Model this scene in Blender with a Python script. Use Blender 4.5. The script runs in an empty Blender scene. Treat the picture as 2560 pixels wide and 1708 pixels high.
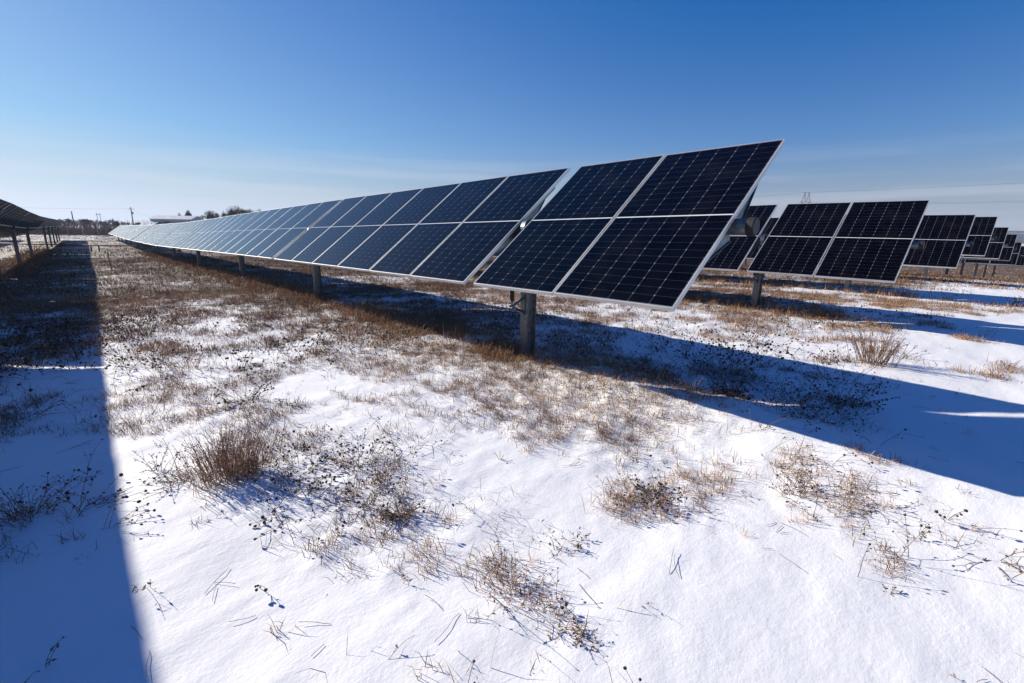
import bpy, math, random
import numpy as np
from mathutils import Matrix, Vector
sc = bpy.context.scene
C = sc.collection
rad = math.radians
# ------------------------------------------------------------------ helpers
class MB:
    def __init__(s): s.v=[]; s.f=[]; s.m=[]
    def add(s, vs, fs, mi=0):
        o=len(s.v); s.v+= [tuple(map(float,a)) for a in vs]
        s.f+=[tuple(o+i for i in f) for f in fs]; s.m+=[mi]*len(fs)
    def box(s, a, b, mi=0):
        (x0,y0,z0),(x1,y1,z1)=a,b
        s.add([(x0,y0,z0),(x1,y0,z0),(x1,y1,z0),(x0,y1,z0),(x0,y0,z1),(x1,y0,z1),(x1,y1,z1),(x0,y1,z1)],
              [(0,3,2,1),(4,5,6,7),(0,1,5,4),(1,2,6,5),(2,3,7,6),(3,0,4,7)],mi)
    def tube(s, pts, r, n=6, mi=0, cap=True):
        P=[Vector(p) for p in pts]; k=len(P)
        R=r if isinstance(r,(list,tuple)) else [r]*k
        vs=[]
        for i,p in enumerate(P):
            d=(P[min(i+1,k-1)]-P[max(i-1,0)])
            if d.length<1e-9: d=Vector((0,0,1))
            d.normalize()
            a=d.cross(Vector((0,0,1)) if abs(d.z)<.9 else Vector((1,0,0))).normalized(); b=d.cross(a)
            for j in range(n):
                t=2*math.pi*j/n; vs.append(p+(a*math.cos(t)+b*math.sin(t))*R[i])
        fs=[(i*n+j,(i)*n+(j+1)%n,(i+1)*n+(j+1)%n,(i+1)*n+j) for i in range(k-1) for j in range(n)]
        if cap: fs+=[tuple(range(n-1,-1,-1)),tuple((k-1)*n+j for j in range(n))]
        s.add(vs,fs,mi)
    def prism(s, poly, y0, y1, mi=0):   # poly in xz, extruded along y
        n=len(poly); vs=[(x,y0,z) for x,z in poly]+[(x,y1,z) for x,z in poly]
        s.add(vs,[tuple(range(n)),tuple(range(2*n-1,n-1,-1))]+[(i,i+n,(i+1)%n+n,(i+1)%n) for i in range(n)],mi)
    def ball(s, c, r, mi=0, sz=1.0):
        ph=(1+5**.5)/2; q=r/math.sqrt(1+ph*ph)
        V=[(-1,ph,0),(1,ph,0),(-1,-ph,0),(1,-ph,0),(0,-1,ph),(0,1,ph),(0,-1,-ph),(0,1,-ph),(ph,0,-1),(ph,0,1),(-ph,0,-1),(-ph,0,1)]
        F=[(0,11,5),(0,5,1),(0,1,7),(0,7,10),(0,10,11),(1,5,9),(5,11,4),(11,10,2),(10,7,6),(7,1,8),(3,9,4),(3,4,2),(3,2,6),(3,6,8),(3,8,9),(4,9,5),(2,4,11),(6,2,10),(8,6,7),(9,8,1)]
        s.add([(c[0]+x*q,c[1]+y*q,c[2]+z*q*sz) for x,y,z in V],F,mi)
    def mesh(s, name, mats, smooth=False):
        me=bpy.data.meshes.new(name); me.from_pydata(s.v,[],s.f)
        for m in (mats if isinstance(mats,(list,tuple)) else [mats]): me.materials.append(m)
        me.polygons.foreach_set('material_index',s.m)
        if smooth: me.polygons.foreach_set('use_smooth',[True]*len(s.f))
        me.update(); return me
    def build(s, name, mats, parent=None, smooth=False):
        return link(name, s.mesh(name,mats,smooth), parent)
def link(name, me, parent=None):
    o=bpy.data.objects.new(name, me); C.objects.link(o)
    if parent: o.parent=parent
    return o
def tag(o,label=None,cat=None,group=None,kind=None):
    if label: o['label']=label
    if cat: o['category']=cat
    if group: o['group']=group
    if kind: o['kind']=kind
    return o
def empty(name, loc, label, cat, group=None):
    o=bpy.data.objects.new(name,None); C.objects.link(o); o.location=loc; o.empty_display_size=.2
    return tag(o,label,cat,group)
def bigmesh(name, V, T, mats, col=None, quads=False, smooth=False, mi=None):
    k=4 if quads else 3
    me=bpy.data.meshes.new(name); V=np.asarray(V,dtype=np.float32); T=np.asarray(T,dtype=np.int32)
    me.vertices.add(len(V)); me.vertices.foreach_set('co',V.ravel())
    me.loops.add(T.size); me.loops.foreach_set('vertex_index',T.ravel())
    me.polygons.add(len(T)); me.polygons.foreach_set('loop_start',np.arange(0,T.size,k,dtype=np.int32))
    try: me.polygons.foreach_set('loop_total',np.full(len(T),k,dtype=np.int32))
    except Exception: pass
    for m in (mats if isinstance(mats,(list,tuple)) else [mats]): me.materials.append(m)
    if mi is not None: me.polygons.foreach_set('material_index',np.asarray(mi,dtype=np.int32))
    me.polygons.foreach_set('use_smooth',np.full(len(T),smooth))
    if col is not None:
        a=me.attributes.new('tint','FLOAT','POINT'); a.data.foreach_set('value',np.asarray(col,dtype=np.float32))
    me.update(); me.validate(); return me
# ------------------------------------------------------------------ numpy noise
def _h(ix,iy,s):
    n=(ix.astype(np.int64)*374761393+iy.astype(np.int64)*668265263+s*974634777)&0xffffffff
    n=((n^(n>>13))*1274126177)&0xffffffff
    return ((n^(n>>16))&0xffff)/65535.0
def vnoise(x,y,s=0):
    ix=np.floor(x); iy=np.floor(y); fx=x-ix; fy=y-iy
    fx=fx*fx*(3-2*fx); fy=fy*fy*(3-2*fy)
    a=_h(ix,iy,s); b=_h(ix+1,iy,s); c=_h(ix,iy+1,s); d=_h(ix+1,iy+1,s)
    return (a*(1-fx)+b*fx)*(1-fy)+(c*(1-fx)+d*fx)*fy
def fbm(x,y,s=0,o=4):
    r=0; a=.5; t=0
    for i in range(o):
        r=r+a*vnoise(x*2**i+i*17.3,y*2**i-i*9.1,s+i); t+=a; a*=.5
    return r/t
def sst(a,b,x):
    t=np.clip((x-a)/(b-a),0,1); return t*t*(3-2*t)
# ------------------------------------------------------------------ the lie of the land
YB=[-60,-5,0,4,11,18,27,36,46,62,100,140,220,2000]
ZB=[.1,.0,.0,.0,-.12,-.26,-.5,-.66,-.78,-.95,-1.12,-1.15,-1.3,-3.0]
XB=[-2000,-60,-10,0,3.8,10.3,17,23.5,30,36.3,43,50,57,70,120,400,2500]
XZ=[-2.5,-.1,0,0,0.0,.0,-.1,-.08,-.35,-.62,-1.3,-1.7,-2.05,-2.5,-3.2,-5,-8]
def base_h(x,y):
    x=np.asarray(x,float); y=np.asarray(y,float)
    return np.interp(y,YB,ZB)+np.interp(x,XB,XZ)
def hump(x,y):   # low bank along the sunny foot of the first row
    return .13*np.exp(-((x-3.7)/.55)**2)*(1-sst(2.6,3.8,y))*sst(-3,-.5,y) + .04*np.exp(-((x-3.6)/.7)**2)*sst(2.6,3.8,y)*(1-sst(20,60,y))

# ------------------------------------------------------------------ materials
def mat(name):
    m=bpy.data.materials.new(name); m.use_nodes=True; nt=m.node_tree
    b=nt.nodes['Principled BSDF']; return m,nt,b
class N:
    """tiny node builder"""
    def __init__(s,nt): s.nt=nt
    def node(s,t,**k):
        n=s.nt.nodes.new(t)
        for a,v in k.items(): setattr(n,a,v)
        return n
    def put(s,sock,v):
        if isinstance(v,(int,float)): sock.default_value=v
        elif isinstance(v,(tuple,list)): sock.default_value=v
        else: s.nt.links.new(v,sock)
    def m(s,op,a,b=0,c=None):
        n=s.node('ShaderNodeMath',operation=op); s.put(n.inputs[0],a); s.put(n.inputs[1],b)
        if c is not None: s.put(n.inputs[2],c)
        return n.outputs[0]
    def mix(s,f,a,b):
        n=s.node('ShaderNodeMix',data_type='RGBA'); s.put(n.inputs[0],f); s.put(n.inputs[6],a); s.put(n.inputs[7],b); return n.outputs[2]
    def noise(s,vec,scale,detail=4,rough=.5):
        n=s.node('ShaderNodeTexNoise'); s.put(n.inputs['Scale'],scale); s.put(n.inputs['Detail'],detail); s.put(n.inputs['Roughness'],rough)
        if vec is not None: s.put(n.inputs['Vector'],vec)
        return n.outputs['Fac']
    def ramp(s,f,a,b):
        n=s.node('ShaderNodeMapRange'); n.interpolation_type='SMOOTHSTEP'; s.put(n.inputs[0],f); n.inputs[1].default_value=a; n.inputs[2].default_value=b; return n.outputs[0]
    def bump(s,h,st,dist=.02):
        n=s.node('ShaderNodeBump'); n.inputs['Strength'].default_value=st; n.inputs['Distance'].default_value=dist; s.put(n.inputs['Height'],h); return n.outputs[0]
def rgb(*c): return (*c,1)
def plain(name,col,rough=.6,metal=0,var=.25,scale=8,bump=0):
    m,nt,b=mat(name); g=N(nt); tc=g.node('ShaderNodeTexCoord').outputs['Object']
    f=g.noise(tc,scale,5,.6)
    lo=tuple(c*(1-var) for c in col); hi=tuple(min(1,c*(1+var)) for c in col)
    g.put(b.inputs['Base Color'],g.mix(g.ramp(f,.3,.7),rgb(*lo),rgb(*hi)))
    b.inputs['Roughness'].default_value=rough; b.inputs['Metallic'].default_value=metal
    if bump: g.put(b.inputs['Normal'],g.bump(f,bump,.01))
    return m
L=2.151; W=1.134; GAP=.022; GB=.185; TILT=rad(38.3); D=.125
M={}
M['frame']=plain('anodised_aluminium',(.60,.60,.60),.42,.5,.10,3)
M['galv']=plain('galvanised_steel',(.18,.19,.21),.45,.45,.35,26,.04)
M['galv_skytint']=plain('galvanised_sky_tinted',(.13,.17,.21),.35,.85,.25,10)  # steel tinted darker blue: the reflected sky is put into the base colour
M['black']=plain('black_rubber',(.008,.008,.009),.75,0,.2)
M['capface']=plain('tube_cap_face',(.05,.05,.055),.7,0,.3,40)
M['tube']=plain('tube_steel',(.17,.18,.19),.42,.8,.3,12)
# solar cells under glass
def cells():
    m,nt,b=mat('solar_cell_glass'); g=N(nt)
    tc=g.node('ShaderNodeTexCoord').outputs['Object']
    sp=g.node('ShaderNodeSeparateXYZ'); g.put(sp.inputs[0],tc)
    x,y=sp.outputs[0],sp.outputs[1]
    py=(W-.03)/6; px=((L-.034)/2-.007)/12
    v=g.m('DIVIDE',y,py); dy=g.m('MULTIPLY',g.m('ABSOLUTE',g.m('SUBTRACT',v,g.m('ROUND',v))),py)
    xa=g.m('SUBTRACT',g.m('ABSOLUTE',x),.007); u=g.m('DIVIDE',xa,px)
    dx=g.m('MULTIPLY',g.m('ABSOLUTE',g.m('SUBTRACT',u,g.m('ROUND',u))),px)
    colln=g.m('LESS_THAN',dy,.0013); rowln=g.m('LESS_THAN',dx,.0009)
    dash=g.m('LESS_THAN',g.m('FRACT',g.m('DIVIDE',y,py/11)),.42)
    dia=g.m('LESS_THAN',g.m('ADD',dx,dy),.0056)
    mid=g.m('LESS_THAN',xa,0.0)
    bb=g.m('LESS_THAN',g.m('FRACT',g.m('DIVIDE',y,py/11)),.05)
    # slight cell to cell shade
    vc=g.node('ShaderNodeCombineXYZ'); g.put(vc.inputs[0],g.m('FLOOR',u)); g.put(vc.inputs[1],g.m('FLOOR',v)); 
    wn=g.node('ShaderNodeTexWhiteNoise'); wn.noise_dimensions='3D'; g.put(wn.inputs['Vector'],vc.outputs[0])
    c=g.mix(wn.outputs['Value'],rgb(.0006,.0006,.0012),rgb(.0018,.0018,.003))
    c=g.mix(g.m('MULTIPLY',bb,.5),c,rgb(.02,.02,.024))
    c=g.mix(g.m('MULTIPLY',rowln,g.m('ADD',g.m('MULTIPLY',dash,.55),.18)),c,rgb(.12,.12,.13))
    c=g.mix(g.m('MULTIPLY',colln,.8),c,rgb(.13,.13,.14))
    c=g.mix(dia,c,rgb(.42,.42,.42)); c=g.mix(mid,c,rgb(.62,.62,.62))
    ed=g.m('MAXIMUM',g.m('GREATER_THAN',g.m('ABSOLUTE',y),py*3-.001),g.m('GREATER_THAN',xa,px*12-.001))
    c=g.mix(ed,c,rgb(.10,.10,.11))
    dust=g.noise(tc,2.2,6,.65)
    c=g.mix(g.m('MULTIPLY',g.ramp(dust,.45,.8),.012),c,rgb(.5,.47,.42))
    g.put(b.inputs['Base Color'],c)
    g.put(b.inputs['Roughness'],g.m('ADD',.10,g.m('MULTIPLY',dust,.08)))
    b.inputs['IOR'].default_value=1.25
    return m
M['cell']=cells()
def back():
    m,nt,b=mat('panel_back_glass'); g=N(nt)
    tc=g.node('ShaderNodeTexCoord').outputs['Object']
    sp=g.node('ShaderNodeSeparateXYZ'); g.put(sp.inputs[0],tc)
    v=g.m('DIVIDE',sp.outputs[1],(W-.03)/6); d=g.m('ABSOLUTE',g.m('SUBTRACT',v,g.m('ROUND',v)))
    c=g.mix(g.m('LESS_THAN',d,.02),rgb(.085,.085,.10),rgb(.45,.45,.46))
    c=g.mix(g.m('LESS_THAN',g.m('ABSOLUTE',sp.outputs[0]),.012),c,rgb(.45,.45,.46))
    g.put(b.inputs['Base Color'],c); b.inputs['Roughness'].default_value=.35
    return m
M['back']=back()
# snow with trodden thatch showing where the grass is thick
def snow():
    m,nt,b=mat('snowy_ground'); g=N(nt)
    geo=g.node('ShaderNodeNewGeometry').outputs['Position']
    at=g.node('ShaderNodeAttribute',attribute_name='tint').outputs['Fac']
    n1=g.noise(geo,1.1,5,.6); n2=g.noise(geo,9,6,.7); n3=g.noise(geo,45,5,.65)
    mx=g.m('ADD',g.m('MULTIPLY',n1,.30),g.m('ADD',g.m('MULTIPLY',n2,.42),g.m('MULTIPLY',n3,.28)))
    n0=g.noise(geo,.33,4,.6); mx=g.m('ADD',g.m('MULTIPLY',mx,.8),g.m('MULTIPLY',n0,.2))
    # bare where noise falls under a level set by the thatch density
    th=g.m('ADD',g.m('MULTIPLY',at,.40),.25)
    bare=g.ramp(g.m('SUBTRACT',th,mx),-.025,.035)
    bare=g.m('MULTIPLY',bare,g.ramp(at,.02,.2))
    brown=g.mix(n3,rgb(.05,.031,.019),rgb(.21,.138,.085))
    brown=g.mix(g.ramp(n1,.35,.65),brown,g.mix(n3,rgb(.035,.022,.014),rgb(.15,.098,.06)))
    sn=g.mix(n2,rgb(.83,.825,.815),rgb(.90,.89,.875))
    g.put(b.inputs['Base Color'],g.mix(bare,sn,brown))
    b.inputs['Roughness'].default_value=.65
    b.inputs['Specular IOR Level'].default_value=.25
    mp=g.node('ShaderNodeMapping'); mp.inputs['Rotation'].default_value=(0,0,.35); mp.inputs['Scale'].default_value=(1,1.6,1); g.put(mp.inputs['Vector'],geo)
    mp2=g.node('ShaderNodeMapping'); mp2.inputs['Rotation'].default_value=(0,0,-.25); mp2.inputs['Scale'].default_value=(1,1.3,1); g.put(mp2.inputs['Vector'],geo)
    crust=g.ramp(g.noise(geo,2.3,4,.6),.42,.62)
    hh=g.m('ADD',g.m('MULTIPLY',g.noise(mp.outputs[0],9,6,.62),.75),g.m('ADD',g.m('MULTIPLY',g.noise(mp2.outputs[0],60,4,.65),.24),g.m('MULTIPLY',g.m('MULTIPLY',g.noise(geo,28,4,.6),crust),.35)))
    hh=g.m('MULTIPLY',hh,g.m('ADD',.85,g.m('MULTIPLY',g.ramp(at,.08,.5),1.3)))
    hh=g.m('SUBTRACT',hh,g.m('MULTIPLY',bare,.35))
    g.put(b.inputs['Normal'],g.bump(hh,.26,.026))
    return m
M['snow']=snow()
def straw(name,a,c,rough=.75):
    m,nt,b=mat(name); g=N(nt)
    at=g.node('ShaderNodeAttribute',attribute_name='tint').outputs['Fac']
    g.put(b.inputs['Base Color'],g.mix(at,rgb(*a),rgb(*c))); b.inputs['Roughness'].default_value=rough
    b.inputs['Specular IOR Level'].default_value=.2
    return m
M['straw']=straw('dry_straw',(.12,.064,.034),(.50,.305,.17))
M['weed']=plain('dry_weed_stem',(.13,.08,.05),.8,0,.4,30)
M['weedtan']=plain('dry_tan_stem',(.32,.20,.12),.8,0,.4,30)
M['weedred']=plain('dry_russet_stem',(.34,.19,.11),.8,0,.4,30)
M['head']=plain('dark_seed_head',(.055,.036,.027),.9,0,.5,60)
M['weedsun']=plain('dark_russet_stem',(.19,.10,.06),.8,0,.4,30)
M['leaf']=plain('curled_brown_leaf',(.17,.10,.06),.85,0,.5,60)
M['headtan']=plain('brown_seed_head',(.15,.088,.055),.9,0,.5,60)
M['bark']=plain('grey_bark',(.085,.07,.062),.9,0,.3,3)
M['twig']=plain('bare_twigs',(.085,.065,.06),.9,0,.3,3)
M['needle']=plain('spruce_needles',(.022,.035,.022),.8,0,.5,2)
M['brush']=straw('scrub_twigs',(.10,.06,.045),(.30,.20,.15))
M['woods']=straw('distant_woods',(.05,.052,.06),(.10,.09,.095))
M['shed']=plain('ribbed_metal_wall',(.30,.31,.34),.55,.1,.08,.5)
M['roof']=plain('snowy_metal_roof',(.68,.67,.66),.5,0,.1,.3)
M['road']=plain('road_snow',(.78,.79,.82),.6,0,.06,.3)
M['brownwall']=plain('brown_boards',(.13,.07,.055),.8,0,.3,1)
M['wood']=plain('weathered_pole',(.10,.085,.075),.85,0,.3,2)
M['lath']=plain('wooden_lath',(.36,.20,.11),.8,0,.2,12)
M['orange']=plain('orange_paint',(.75,.12,.03),.6,0,.15,12)
M['red']=plain('red_pipe_paint',(.42,.012,.02),.45,0,.2,3)
M['wire']=plain('dark_wire',(.05,.05,.055),.6,.3,.1,2)
M['tower']=plain('tower_steel',(.10,.085,.085),.6,.3,.2,1)
M['fence']=plain('fence_steel',(.38,.35,.33),.6,.4,.2,2)

# ------------------------------------------------------------------ ground
DENS=np.array([(-0.33,2.18,0.02,0.02),(0.02,1.86,0.0,0.0),(0.51,1.44,0.03,0.05),(1.0,1.01,0.08,0.1),(1.18,0.85,0.1,0.1),(1.62,0.46,0.0,0.0),(2.25,-0.09,0.01,0.01),(-0.35,2.45,0.1,0.1),(0.05,2.1,0.02,0.0),(0.46,1.75,0.03,0.02),(0.86,1.4,0.1,0.05),(1.14,1.16,0.13,0.1),(1.42,0.92,0.1,0.05),(1.84,0.55,0.0,0.0),(2.33,0.12,0.04,0.02),(2.69,-0.19,0.02,0.0),(-0.45,3.08,0.15,0.2),(-0.05,2.73,0.02,0.0),(0.27,2.45,0.03,0.0),(0.6,2.17,0.25,0.3),(0.93,1.89,0.3,0.3),(1.17,1.68,0.1,0.1),(1.42,1.46,0.1,0.05),(1.76,1.17,0.08,0.05),(2.1,0.88,0.03,0.0),(2.53,0.51,0.05,0.05),(3.14,-0.02,0.08,0.1),(-0.48,3.6,0.15,0.4),(-0.21,3.37,0.1,0.3),(0.07,3.13,0.02,0.0),(0.35,2.89,0.3,0.1),(0.63,2.65,0.3,0.8),(1.11,2.24,0.3,0.6),(1.4,1.99,0.2,0.1),(1.79,1.66,0.05,0.0),(2.28,1.24,0.45,0.6),(2.48,1.07,0.25,0.2),(2.98,0.64,0.25,0.3),(3.49,0.2,0.08,0.05),(3.9,-0.15,0.0,0.0),(-0.53,4.32,0.05,0.05),(-0.2,4.05,0.05,0.05),(0.13,3.77,0.1,0.1),(0.55,3.41,0.4,0.2),(1.02,3.01,0.2,0.7),(1.37,2.72,0.2,0.5),(1.83,2.33,0.03,0.0),(2.29,1.93,0.1,0.05),(2.76,1.53,0.3,0.3),(3.24,1.13,0.2,0.2),(3.73,0.72,0.08,0.1),(4.22,0.3,0.04,0.0),(4.72,-0.12,0.0,0.0),(-0.6,5.37,0.25,0.3),(-0.2,5.03,0.25,0.2),(0.07,4.81,0.3,0.1),(0.48,4.47,0.35,0.1),(0.9,4.12,0.3,0.1),(1.32,3.78,0.15,0.0),(1.74,3.42,0.15,0.0),(2.31,2.95,0.35,0.05),(2.6,2.71,0.5,0.0),(3.04,2.34,0.55,0.05),(3.48,1.97,0.45,0.2),(4.08,1.47,0.25,0.3),(4.69,0.96,0.2,0.4),(5.31,0.45,0.02,0.02),(5.94,-0.08,0.0,0.0),(-0.66,6.44,0.1,0.1),(-0.19,6.05,0.08,0.1),(0.13,5.78,0.25,0.1),(0.62,5.38,0.2,0.1),(0.95,5.11,0.3,0.6),(1.45,4.71,0.05,0.0),(2.13,4.15,0.2,0.0),(2.81,3.59,0.4,0.05),(3.52,3.01,0.5,0.05),(4.23,2.43,0.5,0.2),(4.78,1.98,0.4,1.0),(5.52,1.37,0.2,0.5),(6.08,0.91,0.08,0.3),(6.85,0.29,0.0,0.0),(-0.78,8.28,0.3,0.7),(-0.38,7.96,0.3,0.7),(0.24,7.47,0.4,0.3),(0.65,7.14,0.3,0.3),(1.28,6.64,0.3,0.4),(1.93,6.13,0.3,0.4),(2.58,5.61,0.4,0.2),(3.25,5.08,0.5,0.1),(3.93,4.54,0.75,0.1),(4.62,3.99,0.4,0.4),(5.57,3.24,0.15,0.3),(6.53,2.47,0.15,0.3),(7.28,1.89,0.1,0.2),(8.08,1.24,0.2,0.1),(9.06,0.47,0.01,0.0),(-0.93,10.51,0.6,0.9),(-0.42,10.12,0.6,0.9),(0.1,9.72,0.5,0.7),(0.62,9.32,0.4,0.3),(1.15,8.92,0.3,0.1),(1.96,8.3,0.4,0.2),(2.79,7.67,0.6,0.1),(3.64,7.02,0.75,0.1),(4.22,6.58,0.9,0.1),(5.1,5.9,0.4,0.3),(6.01,5.21,0.35,0.3),(7.25,4.27,0.3,0.2),(8.53,3.29,0.5,0.3),(9.85,2.28,0.4,0.3),(11.21,1.24,0.1,0.1),(12.27,0.43,0.0,0.0),(-1.17,14.29,0.7,0.3),(-0.48,13.8,0.75,0.3),(0.22,13.3,0.7,0.3),(1.29,12.53,0.6,0.2),(2.4,11.74,0.6,0.0),(3.54,10.93,0.75,0.0),(4.72,10.09,0.45,0.1),(5.94,9.22,0.4,0.2),(7.62,8.02,0.5,0.1),(9.38,6.77,0.5,0.1),(11.22,5.46,0.6,0.1),(13.15,4.09,0.55,0.2),(15.17,2.65,0.5,0.2),(16.75,1.52,0.25,0.2),(18.39,0.36,0.05,0.05),(-1.45,18.72,0.7,0.2),(-0.11,17.84,0.75,0.2),(1.78,16.62,0.8,0.1),(3.76,15.32,0.8,0.0),(5.85,13.96,0.6,0.0),(8.07,12.52,0.7,0.0),(11.65,10.19,0.75,0.0),(16.95,6.73,0.7,0.0),(21.39,3.84,0.75,0.0),(25.45,1.19,0.4,0.0),(-1.99,27.03,0.75,0.0),(-0.05,25.99,0.7,0.0),(1.31,25.27,0.8,0.0),(4.18,23.73,0.8,0.0),(10.66,20.25,0.85,0.0),(22.8,13.75,0.8,0.0),(36.05,6.64,0.85,0.0),(45.97,1.33,0.7,0.0),(-1.91,40.04,0.8,0.0),(2.11,38.64,0.8,0.0),(20.8,32.15,0.85,0.0),(58.68,19.0,0.85,0.0),(103.75,3.35,0.8,0.0)])
DA=np.arctan2(DENS[:,0],DENS[:,1]+1.0); DR=np.log(np.hypot(DENS[:,0],DENS[:,1]+1.0))
def dens(x,y):
    """grass and seed-head cover over the field (surveyed points, blended)"""
    x=np.asarray(x,float).ravel(); y=np.asarray(y,float).ravel()
    g=np.empty(len(x)); s=np.empty(len(x))
    for i in range(0,len(x),20000):
        a=np.arctan2(x[i:i+20000],y[i:i+20000]+1.0)[:,None]; r=np.log(np.hypot(x[i:i+20000],y[i:i+20000]+1.0)+.05)[:,None]
        d=((a-DA)/.075)**2+((r-DR)/.10)**2
        w=1/(d+.15)**2; sw=w.sum(1)
        g[i:i+20000]=(w@DENS[:,2])/sw; s[i:i+20000]=(w@DENS[:,3])/sw
    return g,s
def relief(x,y,g):
    near=1-sst(14,40,np.hypot(x-2,y-2))
    lump=(fbm(x*5+2*fbm(x*2,y*2,13,2),y*5,3,4)-.5)*.06*np.clip(g*2.0-.12,0,1)+(fbm(x*19,y*14,8,2)-.5)*.018*np.clip(g*2.5,0,1)
    drift=(fbm(x*.7,y*.7,5,2)-.5)*.055+(fbm(x*1.6+y*.6,y*4.2-x,6,3)-.5)*.022
    return (lump+drift)*near
def ground_h(x,y,g=None):
    x=np.asarray(x,float); y=np.asarray(y,float)
    if g is None: g=dens(x,y)[0].reshape(x.shape)
    return base_h(x,y)+hump(x,y)+relief(x,y,g)
def gz(x,y): return float(ground_h(np.array([x]),np.array([y]))[0])
n=430; uu=np.linspace(-1,1,2*n+1); A=1.35; Bk=7.7
gx=2.0+A*np.sinh(Bk*uu); gy=2.2+A*np.sinh(Bk*uu)
GX,GY=np.meshgrid(gx,gy)
near=(np.abs(GX)<300)&(np.abs(GY)<300)
gg=np.full(GX.shape,.35); gg[near]=dens(GX[near],GY[near])[0]
far_=np.hypot(GX,GY)
gg=np.where(far_>150,.25+.35*(fbm(GX/90,GY/40,11,3)>.5),gg)
GZ=ground_h(GX,GY,gg)
V=np.stack([GX,GY,GZ],-1).reshape(-1,3); w=2*n+1
ii=np.arange(w-1); I,J=np.meshgrid(ii,ii); q=(J*w+I).ravel()
T=np.stack([q,q+1,q+w+1,q+w],1)
me=bigmesh('ground',V,T,M['snow'],gg.ravel(),quads=True,smooth=True)
tag(link('ground',me),'snow covered field with brown dry grass showing through','ground',kind='structure')

# ------------------------------------------------------------------ solar trackers
SEC1=[2,6,6,7,7,7,8]; SEC2=[7,7,7,7,7,6]
def prof(pts): ys,zs=zip(*pts); return lambda y: float(np.interp(y,ys,zs))
z1=prof([(-5,1.76),(1.6,1.70),(4.1,1.655),(11.2,1.52),(18.4,1.36),(26.6,1.165),(34.8,.98),(43,.885),(53,.77),(62,.72),(100,.56),(110,.52)])
zl=prof([(-5,1.76),(6.5,1.735),(11,1.665),(22,1.67),(27,1.57),(33,1.42),(40,1.28),(46,1.21),(57,1.19),(75,1.12),(93,1.05),(110,1.0)])
ct,st=math.cos(TILT),math.sin(TILT)
# panel meshes shared by every module
def panel_meshes():
    p=MB(); l=L/2-.003; w=W/2-.003
    p.box((-l,-w,-.008),(l,w,-.0015)); 
    me=p.mesh('solar_panel',[M['cell'],M['back']]); 
    for f in me.polygons: f.material_index=0 if f.normal.z>.5 else 1
    f=MB(); l=L/2; w=W/2; t=.0085; h0,h1=-.035,.0
    f.box((-l,-w,h0),(l,-w+t,h1)); f.box((-l,w-t,h0),(l,w,h1))
    f.box((-l,-w+t,h0),(-l+t,w-t,h1)); f.box((l-t,-w+t,h0),(l,w-t,h1))
    for s in(-1,1):   # return lip on the underside
        f.box((-l+t,s*(w-t)-(.022 if s>0 else 0),h0),(l-t,s*(w-t)+(.022 if s<0 else 0),h0+.002))
    return me,f.mesh('frame',M['frame'])
PM,FM=panel_meshes()
def rail_mesh():
    r=MB(); z=-.037
    r.box((-.74,-.021,z-.032),(.74,-.017,z)); r.box((-.74,.017,z-.032),(.74,.021,z)); r.box((-.74,-.017,z-.004),(.74,.017,z))
    r.prism([(-.50,z-.03),(-.10,-.185),(-.075,-.12),(.075,-.12),(.10,-.185),(.50,z-.03)][::-1],-.016,-.012)
    r.prism([(-.50,z-.03),(-.10,-.185),(-.075,-.12),(.075,-.12),(.10,-.185),(.50,z-.03)][::-1],.012,.016)
    for s in(-1,1): r.prism([(s*.50,z-.03),(s*.10,-.187),(s*.10,-.190),(s*.50,z-.034)][::-s],-.03,.03)
    return r.mesh('mounting_rail',M['galv_skytint'])
RM=rail_mesh()
def bearing_mesh():
    b=MB(); n=28
    def ring(r0,r1,y0,y1,mi):
        vs=[];fs=[]
        for k in range(n):
            a=2*math.pi*k/n; c,s=math.cos(a),math.sin(a)
            vs+=[(r0*c,y0,r0*s),(r1*c,y0,r1*s),(r1*c,y1,r1*s),(r0*c,y1,r0*s)]
        for k in range(n):
            o=4*k;q=4*((k+1)%n)
            fs+=[(o,o+1,q+1,q),(o+1,o+2,q+2,q+1),(o+2,o+3,q+3,q+2),(o+3,o,q,q+3)]
        b.add(vs,fs,mi)
    ring(.105,.128,-.035,.035,0); ring(.066,.104,-.05,.05,1); ring(.128,.142,-.042,-.036,0)
    b.prism([(-.07,-.21),(.07,-.21),(.11,-.09),(.095,-.075),(-.095,-.075),(-.11,-.09)],.036,.046,0)
    return b.mesh('bearing',[M['galv_skytint'],M['black']])
BM=bearing_mesh()
def post_mesh(hh):
    p=MB(); p.box((-.075,-.062,-.25),(-.067,.062,hh)); p.box((.067,-.062,-.25),(.075,.062,hh)); p.box((-.067,-.004,-.25),(.067,.004,hh))
    for y in(-.035,.03):
        for z in (hh-.1,hh-.35): p.tube([(-.076,y,z),(-.092,y,z)],.011,6)
    return p.mesh('post',M['galv'])
def bracket_mesh():
    b=MB()
    b.box((-.084,-.03,-.13),(-.077,.03,.13))
    for z in(-.105,.105): b.tube([(-.084,0,z),(-.10,0,z)],.015,8)
    for s in(-1,1):
        b.tube([(-.084,0,s*.085),(-.27,0,0)],[.015,.011],6)
    b.tube([(-.27,-.03,0),(-.27,.03,0)],.014,8)
    return b.mesh('bracket',M['galv_skytint'])
KM=bracket_mesh()
PCACHE={}
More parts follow.
